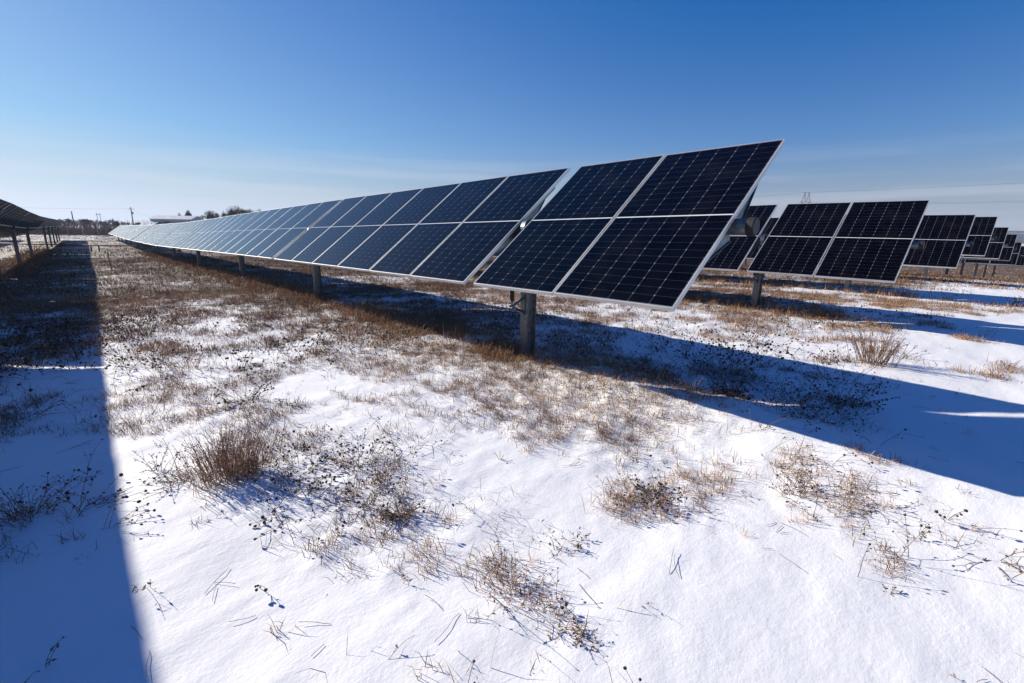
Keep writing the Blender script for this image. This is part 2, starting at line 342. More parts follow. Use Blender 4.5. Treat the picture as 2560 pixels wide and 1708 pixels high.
def tracker(name,X,Y0,zf,secs,label,group,detail=2,gap_end=0,seed=0,dampers=()):
    rng=random.Random(seed)
    root=empty(name,(X,Y0,gz(X,Y0)),label,'solar array',group)
    R0=Vector(root.location)
    y=Y0; spans=[]; gaps=[]; bounds=[]
    for i,k in enumerate(secs):
        for j in range(k):
            spans.append(y); 
            if j: bounds.append(y-GAP/2)
            else: bounds.append(y+.05)
            if j==k-1: bounds.append(y+W-.05)
            y+=W+GAP
        y-=GAP
        if i<len(secs)-1: gaps.append(y+GB/2); y+=GB
    Y1=y
    knots=[Y0-.12]+gaps+[Y1+.12]
    zk=[zf(k) for k in knots]
    zz=lambda t: float(np.interp(t,knots,zk))
    def frame_at(t):
        i=int(np.clip(np.searchsorted(knots,t)-1,0,len(knots)-2))
        ph=math.atan2(zk[i+1]-zk[i],knots[i+1]-knots[i])
        return Matrix.Rotation(ph,4,'X')@Matrix.Rotation(-TILT,4,'Y')
    for s in spans:
        c=s+W/2; j=Matrix.Rotation(rng.gauss(0,.003),4,'Y')@Matrix.Rotation(rng.gauss(0,.002),4,'X')
        o=link('solar_panel',PM,root); o.matrix_local=Matrix.Translation(Vector((X,c,zz(c)))-R0)@frame_at(c)@j
        f=link('frame',FM,o)
    if detail>1:
        for bnd in bounds:
            o=link('mounting_rail',RM,root); o.matrix_local=Matrix.Translation(Vector((X,bnd,zz(bnd)))-R0)@frame_at(bnd)
    if detail>1:
        cb=MB(); px_=-.16
        for k,s in enumerate(spans[:-1]):
            c0,c1=s+W/2,spans[k+1]+W/2; M0=Matrix.Translation(Vector((X,c0,zz(c0)))-R0)@frame_at(c0); M1=Matrix.Translation(Vector((X,c1,zz(c1)))-R0)@frame_at(c1)
            a=M0@Vector((px_,.2,-.05)); b=M1@Vector((px_,-.2,-.05)); mid=(a+b)/2+Vector((0,0,-rng.uniform(.03,.11)))
            cb.tube([M0@Vector((px_,0,-.02)),a,(a+mid)/2+Vector((0,0,-.015)),mid,(b+mid)/2+Vector((0,0,-.015)),b,M1@Vector((px_,0,-.02))],.004,4,cap=False)
        cb.build('cable',M['black'],root)
    tx=lambda t:(X+st*D-R0.x,t-R0.y,zz(t)-ct*D-R0.z)
    tb=MB(); tb.tube([tx(t) for t in knots],.0635,20 if detail>1 else 8); tb.build('torque_tube',M['tube'],root,smooth=False)
    if detail>1:
        cp=MB(); a=Vector(tx(knots[0])); cp.tube([a+Vector((0,.035,0)),a+Vector((0,-.02,0))],.073,28)
        cap=cp.build('tube_cap',M['black'],root)
        cf=MB(); cf.tube([a+Vector((0,-.0205,0)),a+Vector((0,-.024,0))],.062,28); cf.build('cap_face',M['capface'],cap)
    for gi,t in enumerate(gaps):
        b=tx(t)
        if detail>0:
            o=link('bearing',BM,root); o.location=b
        g0=gz(X+st*D,t); hh=b[2]+R0.z-g0-.14
        key=round(hh,2)
        if key not in PCACHE: PCACHE[key]=post_mesh(hh)
        p=link('post',PCACHE[key],root); p.location=(b[0],b[1],g0-R0.z)
        if gi==0 and detail>1:
            for sx in dampers:
                k=link('bracket',KM,p); k.location=(0,0,.655)
                if sx>0: k.rotation_euler=(0,0,math.pi)
                dm=MB(); x=b[0]+sx*.27; z0=g0-R0.z+.655
                dm.tube([(x,b[1],z0+.0),(x,b[1],z0+.07)],.009,8,1)
                dm.tube([(x,b[1],z0+.06),(x,b[1],z0+.09),(x-.01,b[1],z0+.40)],[.016,.024,.024],14,0)
                dm.tube([(x-.01,b[1],z0+.40),(x-.015,b[1],z0+.52)],.008,8,1)
                dm.build('damper',[M['black'],M['galv_skytint']],root)
    return root
G='rows of single-axis solar trackers'
P=6.5
tracker('solar_tracker',3.83,1.63,z1,SEC1,'nearest long row of black solar panels, its near end in the middle of the view',G,2,seed=1,dampers=(-1,))
tracker('solar_tracker',3.83,53.0,z1,SEC2,'pale far table of panels continuing the nearest row, below the shed',G,1,seed=2)
tracker('solar_tracker',-2.74,2.0,zl,SEC1,'row on the left seen from its grey underside, casting the long shadow in the foreground',G,2,seed=3)
tracker('solar_tracker',-2.74,53.2,zl,SEC2,'far table continuing the left underside row toward the fence',G,1,seed=4)
tracker('solar_tracker',-9.17,3.4,zl,SEC1,'outermost left row, its grey underside glimpsed beneath the left row',G,1,seed=5)
tracker('solar_tracker',-9.17,54.6,zl,SEC2,'far table of the outermost left row, beyond the posts of the left row',G,1,seed=6)
def row(i,X,Y0,Z0,label,det,secs=SEC1,damp=()):
    f=lambda y:Z0+float(np.interp(y,YB,ZB))
    tracker('solar_tracker',X,Y0,f,secs,label,G,det,seed=10+i,dampers=damp)
row(2,10.36,1.40,1.51,'second row of solar panels, immediately right of the nearest row, two black panels full on',2,damp=(-1,1))
row(3,16.9,1.22,1.475,'third row from the front, single panel standing right of the second row',2)
row(4,23.4,1.09,1.62,'fourth row from the front, its top level with the third row',2)
row(5,29.9,.95,1.345,'fifth row from the front, stepping down beside the fourth',1)
row(6,36.4,.76,1.075,'sixth row from the front, top just under the dark hills at the right edge',1)
row(7,43.0,.61,.62,'seventh row from the front, cut by the right edge of the photo',1)
for k,(X,Y0,Z0) in enumerate([(49.6,.3,.33),(56.2,.1,.0),(62.8,-.2,-.3)]):
    row(8+k,X,Y0,Z0,['eighth row from the front, low behind the seventh at the right edge','ninth row from the front, only its edges showing under the nearer rows','last and lowest row of panels far to the right, mostly hidden'][k],0)

# ------------------------------------------------------------------ dry grass (uncountable)
rs=np.random.RandomState(7)
def scatter(n,r0,r1,a0=-.32,a1=1.75):
    """random spots on the field between two radii, in the part of the field one can see"""
    r=np.sqrt(rs.uniform(r0*r0,r1*r1,n)); a=rs.uniform(a0,a1,n)
    return r*np.sin(a),r*np.cos(a)-1.0
def blades(x,y,z,nb,ln,wd,spread,flat,tuft_tint):
    """nb bent blades for each tuft"""
    N=len(x)*nb
    rep=lambda a:np.repeat(a,nb)
    bx=rep(x)+rs.normal(0,1,N)*rep(spread); by=rep(y)+rs.normal(0,1,N)*rep(spread)
    az=rs.uniform(0,2*np.pi,N)+rep(rs.normal(0,.5,len(x)))
    l=rep(ln)*rs.uniform(.35,1.25,N); fl=np.clip(rs.beta(1.6,1.6,N)*1.1+rep(flat)-.35,0.02,1.25)
    dx,dy=np.cos(az),np.sin(az)
    a1=fl*.9; a2=a1+rs.uniform(.1,1.1,N)       # lean from vertical, lower and upper half
    s1=l*.55; s2=l*.45
    b=np.stack([bx,by,rep(z)-.012],1)
    m=b+np.stack([dx*np.sin(a1)*s1,dy*np.sin(a1)*s1,np.cos(a1)*s1],1)
    t=m+np.stack([dx*np.sin(a2)*s2,dy*np.sin(a2)*s2,np.cos(a2)*s2],1)
    t[:,2]=np.maximum(t[:,2],b[:,2]+.012)
    ra=az+np.pi/2+rs.uniform(-.9,.9,N); w=rep(wd)*rs.uniform(.6,1.2,N)
    o=np.stack([np.cos(ra)*w,np.sin(ra)*w,0*w],1)*.5
    V=np.stack([b-o,b+o,m-o*.8,m+o*.8,t],1).reshape(-1,3)
    k=np.arange(N)[:,None]*5
    T=np.concatenate([k+[[0,1,3]],k+[[0,3,2]],k+[[2,3,4]]],1).reshape(-1,3)
    tt=np.clip(rep(tuft_tint)+rs.normal(0,.18,N),0,1)
    return V,T,np.repeat(tt,5)
VS=[];TS=[];CS=[];off=0
def addb(V,T,c):
    global off
    VS.append(V);TS.append(T+off);CS.append(c);off+=len(V)
def field(n,r0,r1,nb,ln,wd,sp,flat,pw=1.0,a0=-.32,a1=1.75,gain=1.0,dk=0.0):
    x,y=scatter(n,r0,r1,a0,a1); g,_=dens(x,y)
    # clumps cover the share of ground the survey gives, with clean snow between them
    f=pw; q=.72*fbm(x*f+3,y*f,21,3)+.28*fbm(x*f*4.2,y*f*4.2,31,2)
    qs=np.sort(q); c=np.clip(g*(sst(.03,.27,g) if r1<=7 else 1)*gain,0,.97); thr=np.interp(c,np.linspace(0,1,len(qs)),qs)
    p=np.clip((thr-q)/.03+.3,0,1)+.24*g*g/(g+.1)
    k=rs.uniform(0,1,n)<p; x,y,g=x[k],y[k],g[k]
    z=ground_h(x,y,g); N=len(x)
    s=rs.uniform(.55,1.2,N)
    tint=np.clip(.62-dk+.5*(fbm(x*.35,y*.35,41,2)-.5)+.7*(fbm(x*1.7,y*1.7,43,2)-.5)+rs.normal(0,.17,N),0,1)
    tint=np.where(rs.uniform(0,1,N)<.28,tint*.35,tint)
    addb(*blades(x,y,z,nb,ln*s,np.full(N,wd),sp*s,np.full(N,flat),tint))
field(17000,1.2,7,13,.10,.0034,.028,.5,2.7,gain=2.1)
field(7000,1.2,7,8,.11,.0032,.04,.55,1.0,gain=.75)
field(7000,1.2,7,5,.14,.0030,.09,.8,2.2,gain=1.1)
field(46000,7,16,11,.135,.0060,.06,.5,2.0,gain=1.3)
field(52000,16,42,8,.17,.014,.13,.5,.9,gain=1.02,dk=.10)
field(34000,42,150,6,.24,.042,.35,.45,.25,-.5,1.6,gain=1.1,dk=.22)
# thick strip of unmown grass along the foot of the first two rows
def strip(X,y0,y1,wd_,n,ln=.20):
    y=rs.uniform(y0,y1,n); x=X+rs.normal(0,wd_,n); g=np.full(n,.7)
    k=rs.uniform(0,1,n)<.25+.75*sst(.4,.6,fbm(x*1.4,y*.8,51,2)); x,y,g=x[k],y[k],g[k]
    z=ground_h(x,y,g); N=len(x); tint=np.clip(.66+rs.normal(0,.18,N),0,1); d=np.hypot(x,y)
    addb(*blades(x,y,z,12,ln*rs.uniform(.5,1.3,N),.003+d*.00045,.05+0*x,.38+0*x,tint))
strip(3.75,3.6,14,.26,1100); strip(3.75,14,50,.35,2000,.25)
strip(10.5,2.2,16,.3,1300,.22); strip(17,2.0,16,.35,900,.25); strip(-2.7,14,60,.5,2600,.25); strip(4.25,1.6,3.4,.18,110,.15)
me=bigmesh('dry_grass',np.concatenate(VS),np.concatenate(TS),M['straw'],np.concatenate(CS))
tag(link('dry_grass',me),'tan dry grass poking through the snow across the field','grass',kind='stuff')
print('grass tris',len(me.polygons))
# ------------------------------------------------------------------ scattered seed heads (uncountable)
def curve(p,az,lean,ln,k=5,droop=.5,rng=random):
    pts=[Vector(p)]; a=lean
    for i in range(k):
        a+=droop/k*rng.uniform(.4,1.6); az+=rng.uniform(-.22,.22)
        pts.append(pts[-1]+Vector((math.cos(az)*math.sin(a),math.sin(az)*math.sin(a),math.cos(a)))*(ln/k))
    return pts,az,a
def sprig(S,Hd,p,rng,ln,lean,r=.0016,hr=.009,branches=2,n=4,leafy=0,az=None,droop=.5,k=5):
    """one dead flower stalk: stem, side shoots, round heads at the tips, shrivelled leaves"""
    az=rng.uniform(0,6.283) if az is None else az
    pts,a2,l2=curve(p,az,lean,ln,k,droop,rng)
    gzp=p[2]
    for q in pts[1:]: q.z=max(q.z,gzp+.01)
    S.tube(pts,[r*(1-.45*i/k) for i in range(k+1)],n,cap=False)
    if hr: Hd.ball(pts[-1],hr*rng.uniform(.7,1.2),0,rng.uniform(.75,1.1))
    for b in range(branches):
        i=rng.randint(max(1,k//2-1),k-1); q=pts[i]
        bp,_,_=curve(q,az+rng.choice((-1,1))*rng.uniform(.5,1.4),lean+rng.uniform(.0,.7),ln*rng.uniform(.18,.4),3,.3,rng)
        S.tube(bp,[r*.7,r*.6,r*.5,r*.4],3,cap=False)
        if hr: Hd.ball(bp[-1],hr*rng.uniform(.55,1.05),0,rng.uniform(.75,1.1))
    for b in range(leafy):
        t=rng.uniform(.15,.95)*k; i=int(t); q=pts[min(i,k-1)].lerp(pts[min(i+1,k)],t-i)
        la=rng.uniform(0,6.283); ll=rng.uniform(.008,.022); w=ll*.22
        d=Vector((math.cos(la),math.sin(la),rng.uniform(-.7,.7))); s=Vector((-d.y,d.x,rng.uniform(-.4,.4)))*w
        e=q+d*ll; mid=q+d*ll*.5+Vector((0,0,rng.uniform(-.004,.004)))
        S.add([q,mid+s,e,mid-s],[(0,1,2,3)],1)
rng=random.Random(5)
S=MB();Hd=MB()
def seeds(n,r0,r1,ln,hr,br,r,lf,gain):
    x,y=scatter(n,r0,r1); g,s=dens(x,y)
    p=s**1.35*gain*1.15*(.03+1.15*sst(.42,.62,fbm(x*1.1,y*1.1,61,2)))
    k=rs.uniform(0,1,n)<p; x,y,g=x[k],y[k],g[k]; z=ground_h(x,y,g)
    for a,b,c in zip(x,y,z):
        for _ in range(rng.choice((1,1,2,3))):
            sprig(S,Hd,(a+rng.gauss(0,.02),b+rng.gauss(0,.02),c-.01),rng,ln*rng.uniform(.5,1.3),rng.uniform(.1,1.05),r,hr*rng.uniform(.7,1.25),rng.randint(0,br),3,lf,k=4)
    return len(x)
print('seed sprigs',seeds(2900,1.2,6.5,.19,.0072,3,.0017,2,1.0),seeds(5600,6.5,12,.27,.012,3,.0026,2,1.6),seeds(4600,12,28,.30,.019,1,.005,0,1.0))
o=S.build('dead_flower_stalks',[M['weed'],M['leaf']]); tag(o,'thin dark dead flower stalks scattered thickly over the snow','dead stalks',kind='stuff')
o=Hd.build('seed_heads',M['head']); tag(o,'small dark round seed heads scattered over the snowy field','seed heads',kind='stuff')
# sparse fine sprigs and broken straws lying on the open snow
S=MB();Hd=MB()
for _ in range(330):
    a=rng.uniform(-.32,1.75); r=math.sqrt(rng.uniform(1.2,70)); x,y=r*math.sin(a),r*math.cos(a)-1
    z=gz(x,y)
    if rng.random()<.5:
        for _ in range(rng.randint(1,3)): sprig(S,Hd,(x+rng.gauss(0,.015),y+rng.gauss(0,.015),z-.005),rng,rng.uniform(.04,.13),rng.uniform(.2,1.1),.0011,0,rng.randint(0,2),3,rng.randint(1,6),k=4)
    else:
        for _ in range(rng.randint(1,3)):
            p=(x+rng.gauss(0,.03),y+rng.gauss(0,.03),z+.004); az=rng.uniform(0,6.28)
            pts,_,_=curve(p,az,1.45,rng.uniform(.05,.18),4,.15,rng)
            for q in pts: q.z=max(q.z,z+.003)
            S.tube(pts,.0011,3,cap=False)
o=S.build('fallen_straws',[M['weed'],M['weedtan']]); tag(o,'tiny twigs and broken straws lying on the open snow','straws',kind='stuff')
# ------------------------------------------------------------------ individual weeds
HEADMESH={}
for _k in ('head','headtan'):
    _m=MB(); _m.ball((0,0,0),1.0); HEADMESH[_k]=_m.mesh('seed_head',M[_k])
def weed(name,x,y,label,n,ln,spread,lean,smat='weed',hmat='head',hr=.009,br=3,leafy=4,r=.0016,az=None,droop=.5,cat='dead weed',seed=0,base=0,k=6,lmat=None):
    rg=random.Random(seed*13+int(x*100)); z=gz(x,y)
    root=empty(name,(x,y,z-.01),label,cat,'dead weeds standing in the snow')
    S=MB();heads=[]
    class HH:                       # heads are collected, then built one by one
        def ball(self,c,r,mi=0,sz=1.0): heads.append((Vector(c),r,sz))
    H=HH(); single=n<=12
    def one(*a_):
        nonlocal S
        sprig(*a_)
    for _ in range(n):
        px,py=rg.gauss(0,spread),rg.gauss(0,spread)
        p=(px,py,gz(x+px,y+py)-z)
        aa=(rg.gauss(az,.6) if az is not None else (math.atan2(py,px)+rg.gauss(0,.6)))
        sprig(S,H,p,rg,ln*rg.uniform(.5,1.12),abs(rg.gauss(lean,lean*.4)),r,hr,rg.randint(0,br),4,rg.randint(leafy//2,leafy),aa,droop,k)
        if hr<.006:            # tiny buds belong to their stem
            for c,r_,sz in heads: S.ball(c,r_,1,sz)
            heads.clear()
        if single: S.build('stem',[M[smat],M[lmat or 'leaf']],root); S=MB()
    for _ in range(base):      # matted base of short straws
        px,py=rg.gauss(0,spread*.8),rg.gauss(0,spread*.8)
        sprig(S,H,(px,py,gz(x+px,y+py)-z),rg,ln*.35*rg.uniform(.4,1.2),rg.uniform(.3,1.4),r*.8,0,1,3,3,None,.8,3)
    if hr<.006:                # tiny buds belong to the stems
        for c,r_,sz in heads:
            if single: S=S
            S.ball(c,r_,1,sz)
        heads.clear()
    if S.v: S.build('stems',[M[smat],M[lmat or 'leaf']],root)
    rest=MB()
    for i,(c,r_,sz) in enumerate(heads):
        if i<95:
            o=link('seed_head',HEADMESH[hmat],root); o.location=c; o.scale=(r_,r_,r_*sz)
        else: rest.ball(c,r_,0,sz)
    if rest.v: tag(rest.build('seed_heads',M[hmat],root),kind='stuff')
    return root
weed('dead_shrub',.47,3.10,'bushy russet-brown shrub of upright stems, largest clump in the left foreground',210,.29,.085,.10,'weedred','headtan',.003,3,8,.0016,droop=.3,cat='dead shrub',seed=1,base=30)
weed('dead_weed',.25,3.22,'low brown tangle leaning left out of the big russet shrub',34,.20,.05,.9,'weedtan','headtan',.003,3,6,.0012,az=2.6,seed=2)
weed('dead_weed',.13,3.50,'single slim twiggy weed left of the big russet shrub',7,.17,.012,.3,'weed','headtan',.004,3,8,seed=3)
weed('coneflower_stalks',.83,2.88,'sprawling dark seed-headed stalks right of the big russet shrub',26,.26,.09,.95,'weed','head',.009,3,5,seed=4,base=26)
weed('coneflower_stalks',1.12,2.62,'arching stalks with drooping seed heads beyond the foreground snow, mid left',20,.26,.10,1.0,'weed','head',.009,3,4,seed=5,base=14)
weed('coneflower_stalks',.74,2.52,'loose dark seed heads strewn just below the sprawling stalks',14,.20,.10,1.1,'weed','head',.009,2,4,seed=6,base=8)
weed('dead_weed',1.07,2.08,'dense dark knot of broken stems, lowest of the mid left clumps',44,.12,.022,.75,'weed','headtan',.003,1,4,.002,seed=7,base=18)
weed('dead_weed',.95,2.35,'scraggly weed between the arching stalks and the dark knot',12,.17,.05,.9,'weedtan','headtan',.004,2,4,seed=77)
weed('dead_weed',1.16,1.22,'tangled thin-branched weed nearest the camera, bottom centre',26,.17,.05,.42,'weedtan','headtan',.003,4,4,.0013,droop=.3,seed=8,base=14)
weed('grass_tuft',1.20,1.02,'small bent straw tuft beside the nearest tangled weed, bottom centre',16,.11,.02,.7,'weedtan','headtan',.002,1,3,.0011,cat='grass tuft',seed=9)
weed('grass_tuft',1.21,.88,'dark stubby tuft at the lower edge of the photo, bottom centre',18,.07,.012,.8,'weedtan','headtan',.002,1,3,.0011,cat='grass tuft',seed=10)
weed('dead_weed',1.06,1.00,'thin reddish stems lying flat, lower edge, left of the stubby tuft',7,.13,.03,1.25,'weedtan','headtan',.003,2,3,.001,seed=101)
weed('dead_weed',1.64,1.28,'row of fine upright sprigs with tiny buds on open snow, bottom centre right',9,.085,.03,.25,'weed','head',.0028,1,9,.0009,seed=11)
weed('dead_weed',1.56,1.32,'one long sprig with tiny buds leaning left over the snow',3,.17,.006,.85,'weed','head',.0025,2,12,.0009,az=2.2,seed=12)
weed('dead_weed',2.32,1.25,'dark matted clump with brown leaves and seed heads, centre right foreground',46,.14,.05,.75,'weed','head',.0075,2,4,.0018,seed=13,base=40)
weed('dead_weed',2.20,1.35,'pale weed just left of the dark matted clump',20,.13,.05,.5,'weedtan','headtan',.004,3,5,.0012,seed=14)
weed('dead_weed',2.98,.70,'wiry weed with a thick brown base on the right hand snow',24,.19,.03,.5,'weed','headtan',.005,3,5,.0012,seed=15,base=12)
weed('dead_weed',3.10,.50,'bent two-forked stalk right of the wiry weed',5,.16,.03,.9,'weedtan','headtan',.005,2,3,.0016,seed=16)
weed('dead_weed',3.12,.28,'flattened weed lying along the snow, right foreground',12,.15,.06,1.25,'weed','headtan',.004,2,5,.0014,seed=17)
weed('leafy_stalk',2.97,.12,'small upright stalk with curled brown leaves, alone on the right hand snow',2,.075,.003,.08,'weed','head',.006,0,16,.0016,cat='dead stalk',seed=18)
weed('dead_weed',3.06,-.14,'long branching weed lying flat at the right edge',16,.19,.05,1.2,'weed','headtan',.006,3,6,.0018,seed=19)
weed('fern_sprig',2.42,.15,'curled comb-like sprig standing alone, bottom right snow',3,.075,.004,.7,'weed','headtan',.003,3,12,.0014,az=.5,cat='dead sprig',seed=20)
weed('grass_stubble',1.92,2.21,'three short cut stalks alone on open snow, centre',4,.10,.008,.15,'weedtan','headtan',0,0,1,.0022,cat='grass stubble',seed=21)
weed('dead_shrub',7.05,1.08,'fan-shaped reddish shrub standing on sunlit snow beyond the shadow, right',80,.42,.08,.30,'weedsun','headtan',.0055,4,8,.0030,droop=.15,cat='dead shrub',seed=22)
weed('coneflower_stalks',5.30,2.05,'tall dark stalks with many round seed heads in the shade, centre right',44,.48,.13,.38,'weed','head',.014,3,4,.002,seed=23,base=20)
weed('coneflower_stalks',5.10,.95,'dark bushy stalks fanning right in the shade at the end of the light strip',48,.36,.09,.62,'weed','head',.010,3,5,.0018,seed=24,base=24)
weed('coneflower_stalks',5.9,1.15,'thin dark bent weeds in the shade under the sunlit shrub',22,.34,.12,.8,'weed','head',.007,3,4,.0018,seed=26,base=20)
r_=weed('leaf_clump',4.36,1.68,'round black clump of dead leaves capped with snow, in the shade',90,.15,.06,.9,'head','head',.009,2,10,.0022,cat='leaf clump',seed=25,base=60)
for i,(x,y,l_) in enumerate([(4.75,1.30,'low dark weeds along the lit strip, left one'),(4.35,1.02,'low dark weed at the near edge of the shade'),(4.95,1.62,'upright dark stalks just behind the black leaf clump'),(3.72,3.38,'small tan leafy weed at the foot of the nearest post'),(4.45,2.6,'dark seed-headed stalks behind the leaf clump, deep in shade'),(4.0,2.62,'dark low weeds in shade between post and leaf clump')]):
    weed('dead_weed',x,y,l_,26,.22,.10,.6,'weed' if i!=3 else 'weedtan','head' if i!=3 else 'headtan',.008 if i!=3 else .006,3,5,.0016,seed=30+i,base=16)
weed('dead_weed',-.44,3.36,'dark twiggy weed in the shade at the left edge',36,.26,.06,.5,'weed','head',.005,3,5,.0015,seed=40,base=16)
weed('coneflower_stalks',-.22,3.22,'long leaning stalks with dark cones in the left shade',11,.30,.035,1.05,'weed','head',.0105,2,4,.0018,az=.2,seed=41)
weed('dead_weed',-.16,2.95,'flat stalk reaching from the left shade to the shadow edge',6,.22,.03,1.2,'weed','head',.007,2,5,.0016,az=.1,seed=42)
weed('dead_weed',-.58,5.3,'dark grassy weed in the shade, left edge, below the lit strip',34,.26,.06,.8,'weed','headtan',.004,2,4,.0016,seed=43,base=24)
weed('dead_weed',.02,3.55,'arched seed-headed stalk lying at the shadow edge, left',5,.22,.02,1.2,'weed','head',.006,2,4,.0014,az=-.5,seed=44)
weed('dead_weed',.87,4.55,'dark knot with seed heads reaching up right of centre left',30,.28,.06,.7,'weed','head',.009,3,5,.0018,seed=45,base=30)
weed('dead_weed',.52,5.1,'tall solitary thin stalk above the grass, centre left',3,.42,.02,.1,'weedtan','headtan',.003,1,6,.0016,seed=46)
weed('dead_weed',.12,4.55,'pale thin weeds beside the shadow edge, centre left',18,.20,.08,.4,'weedtan','headtan',.003,2,4,.0012,seed=47)
weed('dead_shrub',.45,8.6,'grey twiggy bush straddling the shadow edge, upper left',110,.42,.28,.3,'weed','headtan',.004,3,4,.0022,cat='dead shrub',seed=48,base=30)
weed('dead_weed',.62,6.2,'brown brush clump mid left in the sunlit snow',50,.30,.10,.35,'weedtan','headtan',.004,3,4,.0018,seed=49,base=20)
weed('dead_weed',-.33,2.10,'pair of bent stalks in the left shade near the bottom corner',3,.12,.01,.4,'weed','headtan',.005,1,4,.0014,seed=50)

# ------------------------------------------------------------------ things beyond the field
CAM=Vector((0,0,1.5496))
rngF=random.Random(99)
def conifer(name,x,y,top,label,wd=.22,group=None):
    z=float(base_h(x,y)); h=top-z
    root=empty(name,(x,y,z),label,'tree',group)
    t=MB(); t.tube([(0,0,0),(0,0,h*.5),(0,0,h*.97)],[h*.022,h*.012,.02],7); t.build('trunk',M['bark'],root)
    c=MB(); r=rngF; lay=int(h*3.2)
    for i in range(lay):
        f=i/lay; zz=h*(.08+.9*f); R=h*wd*(1-f)**.85+.12
        for j in range(11):
            a=r.uniform(0,6.28); rr=R*r.uniform(.55,1.15); dz=-rr*.28+r.uniform(-.1,.1)
            d=Vector((math.cos(a),math.sin(a),0)); s=Vector((-d.y,d.x,0))
            w=rr*.26+.08
            b=Vector((0,0,zz)); tip=b+d*rr+Vector((0,0,dz))
            m=b+d*rr*.55+Vector((0,0,dz*.3))
            c.add([b,m+s*w,tip,m-s*w,m-Vector((0,0,w*.7))],[(0,1,2),(0,2,3),(0,4,1),(1,4,2),(2,4,3),(3,4,0)])
    c.build('crown',M['needle'],root); return root
def bare_tree(name,x,y,top,label,spread=.5,depth=5,group=None,trunks=1):
    z=float(base_h(x,y)); h=top-z
    root=empty(name,(x,y,z),label,'tree',group)
    T=MB();K=MB(); r=rngF
    def grow(p,d,l,rd,k):
        q=p+d*l+Vector((r.uniform(-.05,.05),r.uniform(-.05,.05),0))*l
        (T if k>=depth-1 else K).tube([p,(p+q)/2+Vector((r.uniform(-.06,.06),r.uniform(-.06,.06),0))*l,q],[rd,rd*.85,rd*.7],4 if k<depth-1 else 6,cap=False)
        if k==0: return
        for _ in range(r.choice((3,3,4)) if k>1 else 3):
            e=(d+Vector((r.gauss(0,spread),r.gauss(0,spread),r.uniform(.0,.5)))).normalized()
            grow(q,e,l*r.uniform(.62,.85),max(rd*.64,.022 if depth>5 else .03),k-1)
    for i in range(trunks):
        grow(Vector((r.gauss(0,.3),r.gauss(0,.3),0)) if trunks>1 else Vector((0,0,0)),Vector((r.gauss(0,.08),r.gauss(0,.08),1)).normalized(),h*(.27 if trunks==1 else .2),h*.018,depth)
    T.build('trunk',M['bark'],root); K.build('crown',M['twig'],root); return root
# shed
def wx(p,q,t): return (p[0]+(q[0]-p[0])*t,p[1]+(q[1]-p[1])*t)
def shed(name,A,Bc,dep,z0,ze,zr,label,wallm,inset=0,seams=True):
    """gabled shed: A..Bc is the long wall facing the field, dep its depth away from the viewer"""
    A=Vector((*A,0));Bc=Vector((*Bc,0)); u=(Bc-A).normalized(); v=Vector((-u.y,u.x,0)); ln=(Bc-A).length
    root=empty(name,(A.x,A.y,z0),label,'building')
    def P_(a,b,c): return Vector(u*a+v*b+Vector((0,0,c-z0)))
    w=MB()
    w.add([P_(0,0,z0-1),P_(ln,0,z0-1),P_(ln,dep,z0-1),P_(0,dep,z0-1),P_(0,0,ze),P_(ln,0,ze),P_(ln,dep,ze),P_(0,dep,ze),P_(0,dep/2,zr),P_(ln,dep/2,zr)],
          [(0,1,5,4),(1,2,6,9,5),(2,3,7,6),(3,0,4,8,7)])
    w.build('wall',M[wallm],root)
    if seams:
        s=MB()
        for i in range(int(ln/.9)): 
            a=P_(.4+i*.9,-.03,z0-.5); b=P_(.46+i*.9,0,ze-.12)
            s.add([P_(.4+i*.9,0,z0-.5),P_(.4+i*.9,-.04,z0-.5),P_(.48+i*.9,-.04,z0-.5),P_(.48+i*.9,0,z0-.5),P_(.4+i*.9,0,ze-.15),P_(.4+i*.9,-.04,ze-.15),P_(.48+i*.9,-.04,ze-.15),P_(.48+i*.9,0,ze-.15)],[(0,1,5,4),(1,2,6,5),(2,3,7,6)])
        s.build('ribs',M[wallm],root)
        dm=MB(); dm.add([P_(ln+.03,dep*.3,z0),P_(ln+.03,dep*.7,z0),P_(ln+.03,dep*.7,ze-.6),P_(ln+.03,dep*.3,ze-.6)],[(0,1,2,3)]); dm.build('door',M['roof'],root)
    r=MB(); t=.14; e=.35
    sl=(zr-ze)/(dep/2)
    for s,(b0,b1) in ((1,(-e,dep/2)),(-1,(dep+e,dep/2))):
        za=ze-sl*e+.03; zb=zr+.03
        q=[P_(-e,b0,za),P_(ln+e,b0,za),P_(ln+e,b1,zb),P_(-e,b1,zb)]
        q2=[p+Vector((0,0,t)) for p in q]
        r.add(q+q2,[(3,2,1,0),(4,5,6,7),(0,1,5,4),(1,2,6,5),(2,3,7,6),(3,0,4,7)])
    r.build('roof',M['roof'],root); return root
shed('metal_shed',(22.3,258.5),(35.3,246.6),8.5,-1.6,3.55,5.0,'long pale metal shed with snowy gable roof behind the far panels','shed')
shed('low_annex',(15.4,258.6),(22.1,252.0),11,-1.6,.85,2.75,'low brown outbuilding with white roof against the left end of the shed','brownwall',seams=False)
